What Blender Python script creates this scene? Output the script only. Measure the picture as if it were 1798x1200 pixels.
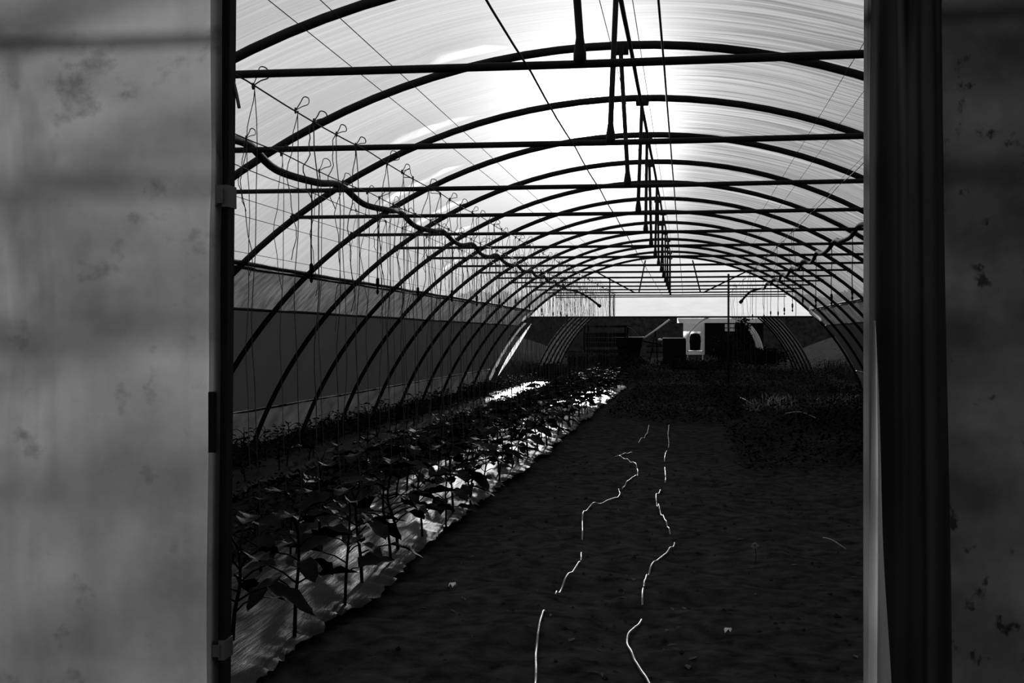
import bpy, math, random
from mathutils import Vector, Matrix, Euler

for o in list(bpy.data.objects): bpy.data.objects.remove(o)
random.seed(7)
SC = bpy.context.scene
COL = SC.collection
PI = math.pi

# ------------------------------------------------------------------ camera
EYE = 1.25                      # lens height above the soil
FPX = 2100.0                    # focal length in pixels of the 1798 px frame
YAW = math.atan(306 / FPX)      # the tunnel runs along +Y, the lens looks a little to its left
CY, SY = math.cos(YAW), math.sin(YAW)
cam = bpy.data.cameras.new('camera'); cam.sensor_width = 36.0; cam.lens = 36.0 * FPX / 1798
cam.clip_start = 0.05; cam.clip_end = 800
co = bpy.data.objects.new('camera', cam); COL.objects.link(co)
co.location = (0, 0, EYE); co.rotation_euler = (PI / 2 - math.atan(10 / FPX), 0, YAW)
SC.camera = co

# ------------------------------------------------------------------ sky and sun
SUN = Vector((-0.073, 1.0, 0.1833)).normalized()
world = bpy.data.worlds.new('hazy_sky'); SC.world = world; world.use_nodes = True
nt = world.node_tree; nt.nodes.clear()
def wn(t, **k):
    n = nt.nodes.new(t)
    for a, b in k.items(): setattr(n, a, b)
    return n
def wm(op, a, b=None):
    n = wn('ShaderNodeMath', operation=op)
    for i, v in enumerate((a, b)):
        if v is None: continue
        if isinstance(v, (int, float)): n.inputs[i].default_value = v
        else: nt.links.new(v, n.inputs[i])
    return n.outputs[0]
tc = wn('ShaderNodeTexCoord')
dt = wn('ShaderNodeVectorMath', operation='DOT_PRODUCT'); dt.inputs[1].default_value = SUN
nrm = wn('ShaderNodeVectorMath', operation='NORMALIZE')
nt.links.new(tc.outputs['Generated'], nrm.inputs[0]); nt.links.new(nrm.outputs[0], dt.inputs[0])
ang = wm('MULTIPLY', wm('ARCCOSINE', wm('MINIMUM', dt.outputs['Value'], 0.999999)), 180 / PI)   # degrees from the sun
wide = wm('MULTIPLY', wm('EXPONENT', wm('DIVIDE', ang, -26.0)), 0.58)      # hazy brightening towards the sun
halo = wm('MULTIPLY', wm('EXPONENT', wm('DIVIDE', ang, -3.3)), 4.2)
core = wm('MULTIPLY', wm('EXPONENT', wm('DIVIDE', ang, -1.1)), 30.0)
lum = wm('ADD', wm('ADD', wm('ADD', 0.29, wide), halo), core)
bg = wn('ShaderNodeBackground'); out = wn('ShaderNodeOutputWorld')
cmb = wn('ShaderNodeCombineColor')
for i in range(3): nt.links.new(lum, cmb.inputs[i])
nt.links.new(cmb.outputs[0], bg.inputs[0]); bg.inputs[1].default_value = 1.0
nt.links.new(bg.outputs[0], out.inputs[0])

sl = bpy.data.lights.new('sun', 'SUN'); sl.energy = 5.5; sl.angle = math.radians(1.2)
so = bpy.data.objects.new('sun', sl); COL.objects.link(so)
so.location = (0, 20, 12); so.rotation_euler = SUN.to_track_quat('Z', 'Y').to_euler()

SC.view_settings.view_transform = 'Standard'; SC.view_settings.look = 'None'
SC.view_settings.exposure = 0.0; SC.view_settings.gamma = 1.0
SC.view_settings.use_curve_mapping = False

# ------------------------------------------------------------------ helpers
class MB:
    def __init__(self): self.v = []; self.f = []; self.uv = {}
    def add(self, vs, fs):
        n = len(self.v); self.v += [tuple(p) for p in vs]
        self.f += [tuple(i + n for i in f) for f in fs]; return self
    def box(self, a, b, m=None):
        x0, y0, z0 = a; x1, y1, z1 = b
        vs = [Vector(p) for p in ((x0,y0,z0),(x1,y0,z0),(x1,y1,z0),(x0,y1,z0),(x0,y0,z1),(x1,y0,z1),(x1,y1,z1),(x0,y1,z1))]
        if m is not None: vs = [m @ p for p in vs]
        return self.add(vs, [(0,3,2,1),(4,5,6,7),(0,1,5,4),(1,2,6,5),(2,3,7,6),(3,0,4,7)])
    def tube(self, pts, r, n=8, cap=True):
        pts = [Vector(p) for p in pts]
        rs = r if isinstance(r, (list, tuple)) else [r] * len(pts)
        up = None; rings = []
        for i, p in enumerate(pts):
            t = (pts[min(i + 1, len(pts) - 1)] - pts[max(i - 1, 0)]).normalized()
            if up is None:
                ref = Vector((0, 0, 1)) if abs(t.z) < 0.9 else Vector((1, 0, 0))
                up = (ref - t * ref.dot(t)).normalized()
            else:
                up = up - t * up.dot(t)
                up = up.normalized() if up.length > 1e-6 else t.orthogonal().normalized()
            side = t.cross(up)
            rings.append([p + (up * math.cos(2 * PI * k / n) + side * math.sin(2 * PI * k / n)) * rs[i] for k in range(n)])
        vs = [q for rg in rings for q in rg]; fs = []
        for i in range(len(pts) - 1):
            for k in range(n):
                a = i * n + k; b = i * n + (k + 1) % n
                fs.append((a, b, b + n, a + n))
        if cap:
            fs.append(tuple(range(n))[::-1]); fs.append(tuple((len(pts) - 1) * n + k for k in range(n)))
        return self.add(vs, fs)
    def lathe(self, prof, c=(0, 0, 0), n=14):
        vs = []; fs = []
        for r, z in prof:
            for k in range(n): vs.append((c[0] + r * math.cos(2*PI*k/n), c[1] + r * math.sin(2*PI*k/n), c[2] + z))
        for i in range(len(prof) - 1):
            for k in range(n):
                a = i * n + k; b = i * n + (k + 1) % n
                fs.append((a, b, b + n, a + n))
        fs.append(tuple(range(n))[::-1]); fs.append(tuple((len(prof) - 1) * n + k for k in range(n)))
        return self.add(vs, fs)
    def grid(self, fn, nu, nv, flip=False):
        vs = [fn(i / nu, j / nv) for j in range(nv + 1) for i in range(nu + 1)]
        fs = []
        for j in range(nv):
            for i in range(nu):
                a = j * (nu + 1) + i; q = (a, a + 1, a + nu + 2, a + nu + 1)
                fs.append(q[::-1] if flip else q)
        return self.add(vs, fs)
    def mesh(self, name, mat, smooth=True):
        me = bpy.data.meshes.new(name); me.from_pydata(self.v, [], self.f)
        if mat: me.materials.append(mat)
        if smooth: me.polygons.foreach_set('use_smooth', [True] * len(me.polygons))
        me.update(); return me
    def build(self, name, mat, parent=None, smooth=True):
        return link(name, self.mesh(name, mat, smooth), parent)

def link(name, data, parent=None):
    o = bpy.data.objects.new(name, data); COL.objects.link(o)
    if parent is not None: o.parent = parent
    return o
def empty(name, loc=(0, 0, 0), rz=0):
    o = bpy.data.objects.new(name, None); COL.objects.link(o); o.empty_display_size = 0.05
    o.location = loc; o.rotation_euler = (0, 0, rz); return o
def tag(o, label=None, cat=None, group=None, kind=None):
    if label: o['label'] = label
    if cat: o['category'] = cat
    if group: o['group'] = group
    if kind: o['kind'] = kind
    return o
def copy_tree(o, parent=None):
    c = o.copy(); COL.objects.link(c); c.parent = parent
    for ch in o.children: copy_tree(ch, c)
    return c
def spline(P, sub=8):
    """Catmull-Rom through the points."""
    P = [Vector(p) for p in P]; out = []
    for i in range(len(P) - 1):
        a = P[max(i - 1, 0)]; b = P[i]; c = P[i + 1]; d = P[min(i + 2, len(P) - 1)]
        for k in range(sub):
            t = k / sub
            out.append(0.5 * ((2*b) + (c - a)*t + (2*a - 5*b + 4*c - d)*t*t + (3*b - a - 3*c + d)*t*t*t))
    out.append(P[-1]); return out
def hsh(x, y, s=0):
    v = math.sin(x * 127.1 + y * 311.7 + s * 74.7) * 43758.5453
    return v - math.floor(v)
def vnoise(x, y, s=0):
    xi, yi = math.floor(x), math.floor(y); fx, fy = x - xi, y - yi
    fx = fx*fx*(3 - 2*fx); fy = fy*fy*(3 - 2*fy)
    a = hsh(xi, yi, s); b = hsh(xi+1, yi, s); c = hsh(xi, yi+1, s); d = hsh(xi+1, yi+1, s)
    return (a + (b-a)*fx) * (1-fy) + (c + (d-c)*fx) * fy
ORD = ['first','second','third','fourth','fifth','sixth','seventh','eighth','ninth','tenth','eleventh','twelfth',
       'thirteenth','fourteenth','fifteenth','sixteenth','seventeenth','eighteenth','nineteenth','twentieth']

# ------------------------------------------------------------------ materials (the photograph is black and white: greys only)
def new_mat(name):
    m = bpy.data.materials.new(name); m.use_nodes = True
    n = m.node_tree; n.nodes.clear(); return m, n
def nd(n, t, **k):
    x = n.nodes.new(t)
    for a, b in k.items(): setattr(x, a, b)
    return x
def noise_fac(n, scale, detail=4, mapping=None, coord='Object', rough=0.6):
    tcn = nd(n, 'ShaderNodeTexCoord'); mp = nd(n, 'ShaderNodeMapping')
    mp.inputs['Scale'].default_value = mapping or (1, 1, 1)
    no = nd(n, 'ShaderNodeTexNoise'); no.inputs['Scale'].default_value = scale
    no.inputs['Detail'].default_value = detail; no.inputs['Roughness'].default_value = rough
    n.links.new(tcn.outputs[coord], mp.inputs[0]); n.links.new(mp.outputs[0], no.inputs['Vector'])
    return no.outputs['Fac']
def ramp(n, fac, stops):
    r = nd(n, 'ShaderNodeValToRGB')
    el = r.color_ramp.elements
    while len(el) < len(stops): el.new(0.5)
    for e, (p, g) in zip(el, stops):
        e.position = p; e.color = (g, g, g, 1)
    n.links.new(fac, r.inputs[0]); return r.outputs[0]
def plain(name, lo, hi, rough=0.7, scale=8, bump=0.2, spec=0.3, metal=0.0, mapping=None, detail=5):
    m, n = new_mat(name)
    b = nd(n, 'ShaderNodeBsdfPrincipled'); o = nd(n, 'ShaderNodeOutputMaterial')
    f = noise_fac(n, scale, detail, mapping)
    n.links.new(ramp(n, f, [(0.3, lo), (0.7, hi)]), b.inputs['Base Color'])
    b.inputs['Roughness'].default_value = rough; b.inputs['Metallic'].default_value = metal
    b.inputs['Specular IOR Level'].default_value = spec
    if bump:
        bp = nd(n, 'ShaderNodeBump'); bp.inputs['Strength'].default_value = bump; bp.inputs['Distance'].default_value = 0.02
        n.links.new(f, bp.inputs['Height']); n.links.new(bp.outputs[0], b.inputs['Normal'])
    n.links.new(b.outputs[0], o.inputs[0]); return m
def film(name, lo, hi, clear, scale=2.0, mapping=(1, 1, 1), stops=(0.3, 0.7), coord='Object', gloss=0.04, bump=0.0, lines=None, spots=None):
    """Milky plastic sheet: part of the light is scattered through, part passes straight."""
    m, n = new_mat(name)
    f = noise_fac(n, scale, 6, mapping, coord)
    col = ramp(n, f, [(stops[0], lo), (stops[1], hi)])
    for spec in (lines, spots):
        if spec is None: continue
        sc_, mp_, st_ = spec
        f3 = noise_fac(n, sc_, 6, mp_, coord)
        mu = nd(n, 'ShaderNodeMix', data_type='RGBA', blend_type='MULTIPLY'); mu.inputs[0].default_value = 1.0
        n.links.new(col, mu.inputs[6]); n.links.new(ramp(n, f3, st_), mu.inputs[7]); col = mu.outputs[2]
    tl = nd(n, 'ShaderNodeBsdfTranslucent'); n.links.new(col, tl.inputs[0])
    tp = nd(n, 'ShaderNodeBsdfTransparent'); n.links.new(col, tp.inputs[0])
    mx = nd(n, 'ShaderNodeMixShader'); mx.inputs[0].default_value = clear
    n.links.new(tl.outputs[0], mx.inputs[1]); n.links.new(tp.outputs[0], mx.inputs[2])
    gl = nd(n, 'ShaderNodeBsdfGlossy'); gl.inputs['Roughness'].default_value = 0.35
    m2 = nd(n, 'ShaderNodeMixShader'); m2.inputs[0].default_value = gloss
    n.links.new(mx.outputs[0], m2.inputs[1]); n.links.new(gl.outputs[0], m2.inputs[2])
    if bump:
        bp = nd(n, 'ShaderNodeBump'); bp.inputs['Strength'].default_value = bump; bp.inputs['Distance'].default_value = 0.03
        n.links.new(f, bp.inputs['Height'])
        n.links.new(bp.outputs[0], tl.inputs['Normal']); n.links.new(bp.outputs[0], gl.inputs['Normal'])
    o = nd(n, 'ShaderNodeOutputMaterial'); n.links.new(m2.outputs[0], o.inputs[0])
    return m, n, mx, tl, tp, gl, f

M = {}
M['steel'] = plain('galvanised_steel_dark', 0.009, 0.016, 0.7, 14, 0.1, 0.12)
M['wire'] = plain('wire', 0.015, 0.025, 0.6, 20, 0)
M['twine'] = plain('twine', 0.03, 0.06, 0.9, 60, 0.2)
M['pipe'] = plain('black_polyethylene', 0.008, 0.014, 0.8, 12, 0.05, 0.1)
M['soil'] = plain('dark_soil', 0.010, 0.042, 0.95, 9.0, 1.0, 0.0, detail=10)
M['leaf'] = plain('dark_leaf', 0.004, 0.009, 0.65, 20, 0.2, 0.03)
M['stem'] = plain('plant_stem', 0.004, 0.008, 0.8, 30, 0.1, 0.05)
M['weed'] = plain('weed_leaf', 0.008, 0.024, 0.9, 15, 0, 0.0)
M['grass'] = plain('meadow_grass', 0.026, 0.075, 0.9, 6, 0, 0.0)
M['drygrass'] = plain('dry_grass', 0.16, 0.34, 0.8, 30, 0, 0.1)
M['litter'] = plain('dry_litter', 0.05, 0.12, 0.9, 30, 0, 0.0)
M['hedge'] = plain('hedge_leaf', 0.024, 0.075, 0.9, 3, 0, 0.0)
M['hose'] = plain('pale_drip_hose', 0.16, 0.26, 0.45, 40, 0.1, 0.4)
M['clamp'] = plain('dull_clamp_metal', 0.05, 0.08, 0.6, 30, 0.1, 0.4)
M['post'] = plain('door_post_timber', 0.006, 0.012, 0.8, 20, 0.2, 0.1, mapping=(4, 4, .5))
M['dark'] = plain('dark_weathered_board', 0.006, 0.014, 0.95, 12, 0.3, 0.0)
M['white'] = plain('white_paint', 0.62, 0.75, 0.6, 6, 0.05)
M['rim'] = plain('pale_rim_plastic', 0.65, 0.82, 0.5, 10, 0.05)
M['glass'] = plain('dark_window_glass', 0.01, 0.02, 0.1, 3, 0, 0.5)
M['black'] = plain('black_rubber', 0.005, 0.008, 0.9, 20, 0.1, 0.03)

# roof film: dirt streaks follow the arch, clearer streaks painted as highlights lie along the hoops on one side
m, n, mx, tl, tp, gl, f = film('roof_film', 0.82, 0.92, 0.38, 1.0, (0.5, 20.0, 1), (0.35, 0.62), 'UV', 0.03, 0.2)
M['roof'] = m
du = nd(n, 'ShaderNodeAttribute'); du.attribute_name = 'flank_shade'         # shade of the right flank, painted into the film colour as darker streaks
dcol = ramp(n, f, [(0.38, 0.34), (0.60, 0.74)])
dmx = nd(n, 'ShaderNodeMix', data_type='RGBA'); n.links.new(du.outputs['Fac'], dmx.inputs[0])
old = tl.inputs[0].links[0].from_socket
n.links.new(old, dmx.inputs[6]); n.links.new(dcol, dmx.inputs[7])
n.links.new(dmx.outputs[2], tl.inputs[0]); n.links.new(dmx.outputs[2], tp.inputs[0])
at = nd(n, 'ShaderNodeAttribute'); at.attribute_name = 'clear'
sc_n = noise_fac(n, 3.0, 5, (2.0, 3.0, 1), 'UV')
mm = nd(n, 'ShaderNodeMath', operation='MULTIPLY'); n.links.new(at.outputs['Fac'], mm.inputs[0])
n.links.new(ramp(n, sc_n, [(0.36, 0.0), (0.52, 1.0)]), mm.inputs[1])
md = nd(n, 'ShaderNodeMath', operation='MULTIPLY_ADD'); md.inputs[1].default_value = 0.25; md.inputs[2].default_value = 0.38
n.links.new(mm.outputs[0], md.inputs[0]); n.links.new(md.outputs[0], mx.inputs[0])
M['band'] = film('side_band_film', 0.10, 0.22, 0.05, 5, (1, 2.5, 1), (.38, .62))[0]
M['net'] = film('insect_net', 0.035, 0.048, 0.10, 40, gloss=0.005)[0]
M['skirt'] = film('skirt_film', 0.045, 0.105, 0.01, 2.5, (1, 1, 2), gloss=.01)[0]
M['endfilm'] = film('end_wall_film', 0.40, 0.46, 0.05, 2.5, (1, 1, 4), gloss=0.02)[0]
M['door'] = film('door_film', 0.13, 0.36, 0.02, 1.9, (1.0, 1, 1.0), (0.30, 0.70), gloss=0.01,
                 lines=(1.2, (0.7, 1, 13.0), [(0.30, 0.62), (0.37, 1.0)]), spots=(9.0, (.8, 1, 1), [(0.30, 0.55), (0.42, 1.0)]))[0]
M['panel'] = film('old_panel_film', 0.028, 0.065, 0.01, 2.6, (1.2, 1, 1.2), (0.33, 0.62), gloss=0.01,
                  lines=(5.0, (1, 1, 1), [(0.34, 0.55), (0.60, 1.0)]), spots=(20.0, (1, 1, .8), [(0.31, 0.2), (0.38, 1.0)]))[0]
M['curtain'] = film('curtain_film', 0.10, 0.17, 0.005, 2.2, (3, 1, .6), gloss=0.01)[0]
M['hem'] = film('curtain_hem_film', 0.42, 0.58, 0.02, 6, (2, 1, .6), gloss=0.02)[0]
M['tunnel2'] = film('second_tunnel_film', 0.08, 0.15, 0.10, 4)[0]
M['flap'] = film('loose_white_film', 0.85, 0.95, 0.10, 6)[0]
# mulch film: grey glossy plastic with fine wrinkles
m, n = new_mat('mulch_film'); M['mulch'] = m
b = nd(n, 'ShaderNodeBsdfPrincipled'); o_ = nd(n, 'ShaderNodeOutputMaterial')
f1 = noise_fac(n, 6, 6, (7, 0.6, 1)); f2 = noise_fac(n, 1.6, 5)
n.links.new(ramp(n, f2, [(0.36, 0.010), (0.60, 0.034)]), b.inputs['Base Color'])
b.inputs['Roughness'].default_value = 0.42; b.inputs['Specular IOR Level'].default_value = 0.03
bp = nd(n, 'ShaderNodeBump'); bp.inputs['Strength'].default_value = 0.4; bp.inputs['Distance'].default_value = 0.03
n.links.new(f1, bp.inputs['Height']); n.links.new(bp.outputs[0], b.inputs['Normal']); n.links.new(b.outputs[0], o_.inputs[0])

# ------------------------------------------------------------------ tunnel geometry
R = 4.86; XC = -0.42; ZC = EYE - 2.93        # hoop circle
S0, DS = 4.39, 1.79                          # first inner hoop and the hoop spacing
NH = 15                                      # hoops 0..14, hoop 14 carries the far end wall
YF = S0 - DS                                 # front end wall
YE = S0 + DS * (NH - 1)
ZB = EYE + 1.0                               # tie bars
def arc(a, r=R): a = math.radians(a); return XC + r * math.sin(a), ZC + r * math.cos(a)

# soil -------------------------------------------------------------
def axis(segs):
    out = []
    for a, b, st in segs:
        k = max(1, round((b - a) / st)); out += [a + (b - a) * i / k for i in range(k)]
    out.append(segs[-1][1]); return out
xs = axis([(-70, -14, 7), (-14, -5.2, 1.1), (-5.2, 4.6, 0.09), (4.6, 14, 1.1), (14, 70, 7)])
ys = axis([(-6, 2.4, 0.7), (2.4, 12, 0.09), (12, 31, 0.25), (31, 60, 1.5), (60, 160, 8)])
def soil_z(x, y):
    inside = -5.0 < x < 4.3 and 2.0 < y < 31
    k = 1.0 if inside else 0.3
    z = (vnoise(x * 1.3, y * 1.3, 1) - .5) * 0.025 + (vnoise(x * 4.2, y * 4.2, 2) - .5) * 0.045 + (vnoise(x * 9, y * 9, 3) - .5) * 0.028
    return z * k - 0.02
sb = MB()
sb.v = [(x, y, soil_z(x, y)) for y in ys for x in xs]
nx = len(xs)
sb.f = [(j*nx+i, j*nx+i+1, (j+1)*nx+i+1, (j+1)*nx+i) for j in range(len(ys)-1) for i in range(nx-1)]
tag(sb.build('floor', M['soil']), 'dark bare soil floor of the tunnel with small clods', 'ground', kind='structure')

# roof film --------------------------------------------------------
AS = 43.6                                     # the roof film ends at the side rails
na, per = 100, 60
nb = NH                                       # bays from the front wall to the far end
vs = []; uvs = []; clr = []; shd = []
streak = {2: (-15, -9), 3: (-25, -15), 4: (-32, -20), 5: (-34, -24), 6: (-37, -27), 7: (-39, -30)}
for j in range(nb * per + 1):
    y = YF + DS * j / per; fr = (j % per) / per; bay = j // per           # bay b lies in front of hoop b
    for i in range(na + 1):
        a = -AS + 2 * AS * i / na
        sag = -0.035 * math.sin(PI * fr) * (0.6 + 0.6 * vnoise(a * .12, bay * 3.1, 5))
        rip = (vnoise(a * 0.22, y * 7.0, 6) - .5) * (0.004 if a < -4 else 0.012) * (1 if fr else 0)
        puck = 0.0
        if bay in streak:                                   # puckers where the film slackens in front of a hoop
            a0, a1 = streak[bay]; t = (a - a0) / (a1 - a0)
            if 0 < t < 1:
                ctr = 0.88 + 0.05 * t + (vnoise(a * .5, bay, 8) - .5) * .05
                amp = .036 * min(1, 5 * t, 5 * (1 - t)) * (.55 + .8 * vnoise(a * .45, bay, 9))
                puck = amp * (max(0, min(1, (fr - .35) / (ctr - .39))) ** 2 if fr < ctr - .04 else max(0, 1 - (fr - ctr + .04) / .026) if fr < ctr - .014 else 0)
        if bay >= 4 and -41 < a < -28:
            k_ = min(1, (a + 41) / 3, (-28 - a) / 3); puck += .06 * k_ * max(0, vnoise(a * .5, y * 2.4, 11) - .45) * math.sin(PI * fr)
        x, z = arc(a, R + 0.034 + sag + rip + puck); vs.append((x, y, z))
        uvs.append((math.radians(a) * R, y))
        c = 0.0  # painted highlight: clearer film imitates bright sun streaks by the hoops
        if bay in streak:
            a0, a1 = streak[bay]
            t = (a - a0) / (a1 - a0)
            if 0 < t < 1:
                ctr = 0.80 + 0.10 * t + (vnoise(a * .5, bay, 8) - .5) * .06; w = 0.035 + 0.05 * vnoise(a * .4, bay, 9)
                c = max(0.0, 1 - abs(fr - ctr) / w) * min(1, 6 * t, 6 * (1 - t))
        if bay >= 4 and -40 < a < -29:
            c = max(c, 0.9 * max(0, vnoise(a * .55, y * 2.1, 11) - .62) * 4)
        clr.append(min(1, c))
        q = min(1, max(0, (a + 1) / 10 + .35 * (vnoise(a * .3, y * .9, 13) - .5))); shd.append(q * q * (3 - 2 * q))
rb = MB(); rb.v = vs; w1 = na + 1
rb.f = [(j*w1+i, j*w1+i+1, (j+1)*w1+i+1, (j+1)*w1+i) for j in range(nb*per) for i in range(na)]
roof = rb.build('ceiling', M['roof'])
me = roof.data
uvl = me.uv_layers.new(name='UVMap')
for lp in me.loops: uvl.data[lp.index].uv = uvs[lp.vertex_index]
ca = me.attributes.new('clear', 'FLOAT', 'POINT'); ca.data.foreach_set('value', clr)
ca = me.attributes.new('flank_shade', 'FLOAT', 'POINT'); ca.data.foreach_set('value', shd)
tag(roof, 'milky plastic film stretched over the tunnel hoops', 'film roof', kind='structure')

# side walls -------------------------------------------------------
def side_wall(name, s, label):
    w = empty(name, (XC + s * 4.6, (YF + YE) / 2, 0)); tag(w, label, 'film wall', kind='structure')
    off = -Vector(w.location)
    def sheet(nm, a0, a1, mat, r0, wob):
        g = MB()
        def fn(u, v):
            a = a0 + (a1 - a0) * v; y = YF + (YE - YF) * u
            x, z = arc(s * a, r0 + (vnoise(y * 3, a * .6, 4) - .5) * wob)
            return Vector((x, y, z)) + off
        g.grid(fn, 150, 7); return g.build(nm, mat, w)
    sheet('vent_band_film', 43.4, 49.5, M['band'], R + 0.05, 0.05)
    sheet('insect_net', 49.4, 64.9, M['net'], R + 0.045, 0.015)
    sheet('skirt_film', 64.7, 71.0, M['skirt'], R + 0.04, 0.03)
    def rail(nm, a, r, rad):
        x, z = arc(s * a, r)
        MB().tube([Vector((x, YF + (YE - YF) * k / 30, z + (vnoise(k * .7, a, 2) - .5) * .012)) + off for k in range(31)], rad, 7).build(nm, M['steel'], w)
    rail('gutter_rail', 43.2, R + 0.015, 0.022); rail('gutter_rail', 44.0, R + 0.05, 0.016); rail('roll_bar', 49.5, R + 0.04, 0.016)
    x, z = arc(s * 64.7, R + 0.045)
    MB().tube([Vector((x, YF + (YE - YF) * k / 30, z)) + off for k in range(31)], 0.007, 5).build('skirt_wire', M['rim'], w)
    return w
side_wall('wall_left', -1, 'left tunnel side of film band, dark insect net and pale skirt')
side_wall('wall_right', 1, 'right tunnel side of film band, dark insect net and pale skirt')

# hoops ------------------------------------------------------------
mb = MB(); mb.tube([(arc(a)[0] - XC, 0, arc(a)[1]) for a in [-71.5 + 143 * i / 56 for i in range(57)]], 0.028, 10, False)
ARCH = mb.mesh('arch', M['steel'])
mb = MB(); xe = math.sqrt(R * R - (ZB - ZC) ** 2)
mb.tube([(-xe, -0.03, ZB), (-xe * .5, -0.03, ZB - .004), (0, -0.03, ZB - .008), (xe * .5, -0.03, ZB - .004), (xe, -0.03, ZB)], 0.0155, 8)
BAR = mb.mesh('tie_bar', M['steel'])
mb = MB(); mb.box((-0.022, -0.05, -0.026), (0.02, 0.03, 0.022)); mb.tube([(0, -.03, -.04), (0, -.03, .034)], .008, 6)
CLAMP = mb.mesh('end_clamp', M['steel'], False)
mb = MB(); mb.box((-0.05, -0.045, -0.055), (0.05, 0.05, 0.0)); mb.tube([(0.02, -.06, -.07), (0.02, -.06, .0)], .01, 6)
APEX = mb.mesh('apex_bracket', M['steel'], False)
lean = [-.06, .035, -.047, .03, .012, -.02, .02, -.01, .03, -.025, .0, .02, -.02, .01, 0]
for k in range(NH):
    y = S0 + DS * k
    h = empty('tunnel_hoop', (XC, y, 0))
    tag(h, 'dark steel hoop with tie bar and short hanging strut, %s inside the doorway' % ORD[k] if k < NH - 1 else
        'last dark steel hoop framing the open far end', 'hoop', 'roof hoops of the tunnel')
    link('arch', ARCH, h); link('tie_bar', BAR, h)
    for s in (-1, 1):
        c = link('end_clamp', CLAMP, h); c.location = (s * xe, 0, ZB); c.rotation_euler = (0, s * .6, 0)
    bx = 0.035; tx = bx + lean[k]
    zt = ZC + math.sqrt(R * R - tx * tx) - 0.02
    MB().tube([(tx, -.03, zt), (bx, -.03, ZB + .09), (bx, -.03, ZB + .03), (bx, -.03, ZB - .012)], [.0145, .0145, .024, .024], 8).build('strut', M['steel'], h)
    c = link('apex_bracket', APEX, h); c.location = (tx, 0, zt + 0.02)
ZP = ZC + R - 0.055
tag(MB().tube([(XC + 0.06 + (hsh(k, 3) - .5) * .006, YF + (YE - YF) * k / 30, ZP) for k in range(31)], 0.014, 8).build('ridge_tube', M['steel']),
    'straight steel tube running along the ridge under the hoops', 'tube')

# wires ------------------------------------------------------------
def wire(pts, r, label, group):
    tag(MB().tube(pts, r, 5).build('wire', M['wire']), label, 'wire', group)
def along(x, z, sag=0.012, wob=0.0):
    out = []
    for k in range(-1, NH - 1):
        for q in range(4):
            out.append((x + (hsh(k, q, x) - .5) * wob, S0 + DS * (k + q / 4), z - sag * math.sin(PI * q / 4)))
    out.append((x, YE, z)); return out
ZW = ZB - 0.022
CW = [(-1.667, 'crop wire tied under the tie bars, carrying the nearest row of twine loops', 0.0035),
      (-2.14, 'crop wire under the tie bars left of the first looped wire', 0.0035),
      (-2.53, 'crop wire under the tie bars between black pipe and left film', 0.003),
      (-0.57, 'thick crop wire just left of the hanging struts', 0.004),
      (-0.08, 'thick crop wire just right of the hanging struts', 0.004),
      (0.98, 'crop wire under the tie bars midway to the right pipe', 0.0028)]
for x, lb, r in CW: wire(along(x, ZW), r, lb, 'crop wires under the tie bars')
FW = [(-41.5, 'thin wire along the film just above the left vent rail'), (-37.3, 'thin wire along the left film, second above the vent rail'),
      (-35.4, 'thin wire along the left film, third above the vent rail'), (-19.2, 'lower of two thin roof wires left of the ridge'),
      (-16.9, 'upper of two thin roof wires left of the ridge'), (-0.8, 'faint roof wire beside the ridge tube on its left'),
      (1.4, 'faint roof wire beside the ridge tube on its right'), (17.2, 'uppermost of three thin roof wires right of the ridge'),
      (19.2, 'middle of three thin roof wires right of the ridge'), (23.1, 'lowest of three thin roof wires right of the ridge')]
for a, lb in FW:
    x, z = arc(a, R - .03)
    wire([(x, YF + (YE - YF) * k / 28, z) for k in range(29)], 0.0027, lb, 'thin roof wires under the film')

# front end --------------------------------------------------------
wf = empty('wall_front', (XC, YF, 0)); tag(wf, 'front end wall of stained film around the doorway', 'film wall', kind='structure')
o = link('arch', ARCH, wf)
def local(g, e): g.v = [tuple(Vector(p) - Vector(e.location)) for p in g.v]; return g
g = MB()
def fn(u, v):
    x = 0.50 + 3.4 * u; zt = ZC + math.sqrt(max(0.2, R * R - (x - XC) ** 2)); z = min(2.42, zt) * v
    return (x, YF + 0.02 + 0.018 * math.sin(x * 9 + z) * vnoise(x * 3, z * 2) , z)
local(g.grid(fn, 40, 20), wf).build('film_panel', M['panel'], wf)
g = MB()
def fn(u, v):
    x = XC - 3.05 + 6.1 * u; zt = ZC + math.sqrt(R * R - (x - XC) ** 2); z = 2.44 + (zt - 2.44) * v
    return (x, YF + 0.02, min(z, zt) if zt > 2.44 else zt)
local(g.grid(fn, 40, 5), wf).build('gable_film', M['endfilm'], wf)
local(MB().box((XC - 2.6, YF - .02, 2.40), (XC + 2.6, YF + .02, 2.46)), wf).build('door_rail', M['steel'], wf, False)
local(MB().box((0.44, YF + .04, 0), (0.49, YF + .09, 2.42)), wf).build('jamb', M['post'], wf, False)
local(MB().box((-1.75, YF + .03, 0), (-1.70, YF + .08, 2.42)), wf).build('jamb', M['post'], wf, False)
g = MB()
def fn(u, v):
    x = -1.72 - 2.6 * u; zt = ZC + math.sqrt(max(0.2, R * R - (x - XC) ** 2))
    return (x, YF + 0.03, min(2.42, zt) * v)
local(g.grid(fn, 20, 10), wf).build('film_panel', M['door'], wf)
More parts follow.
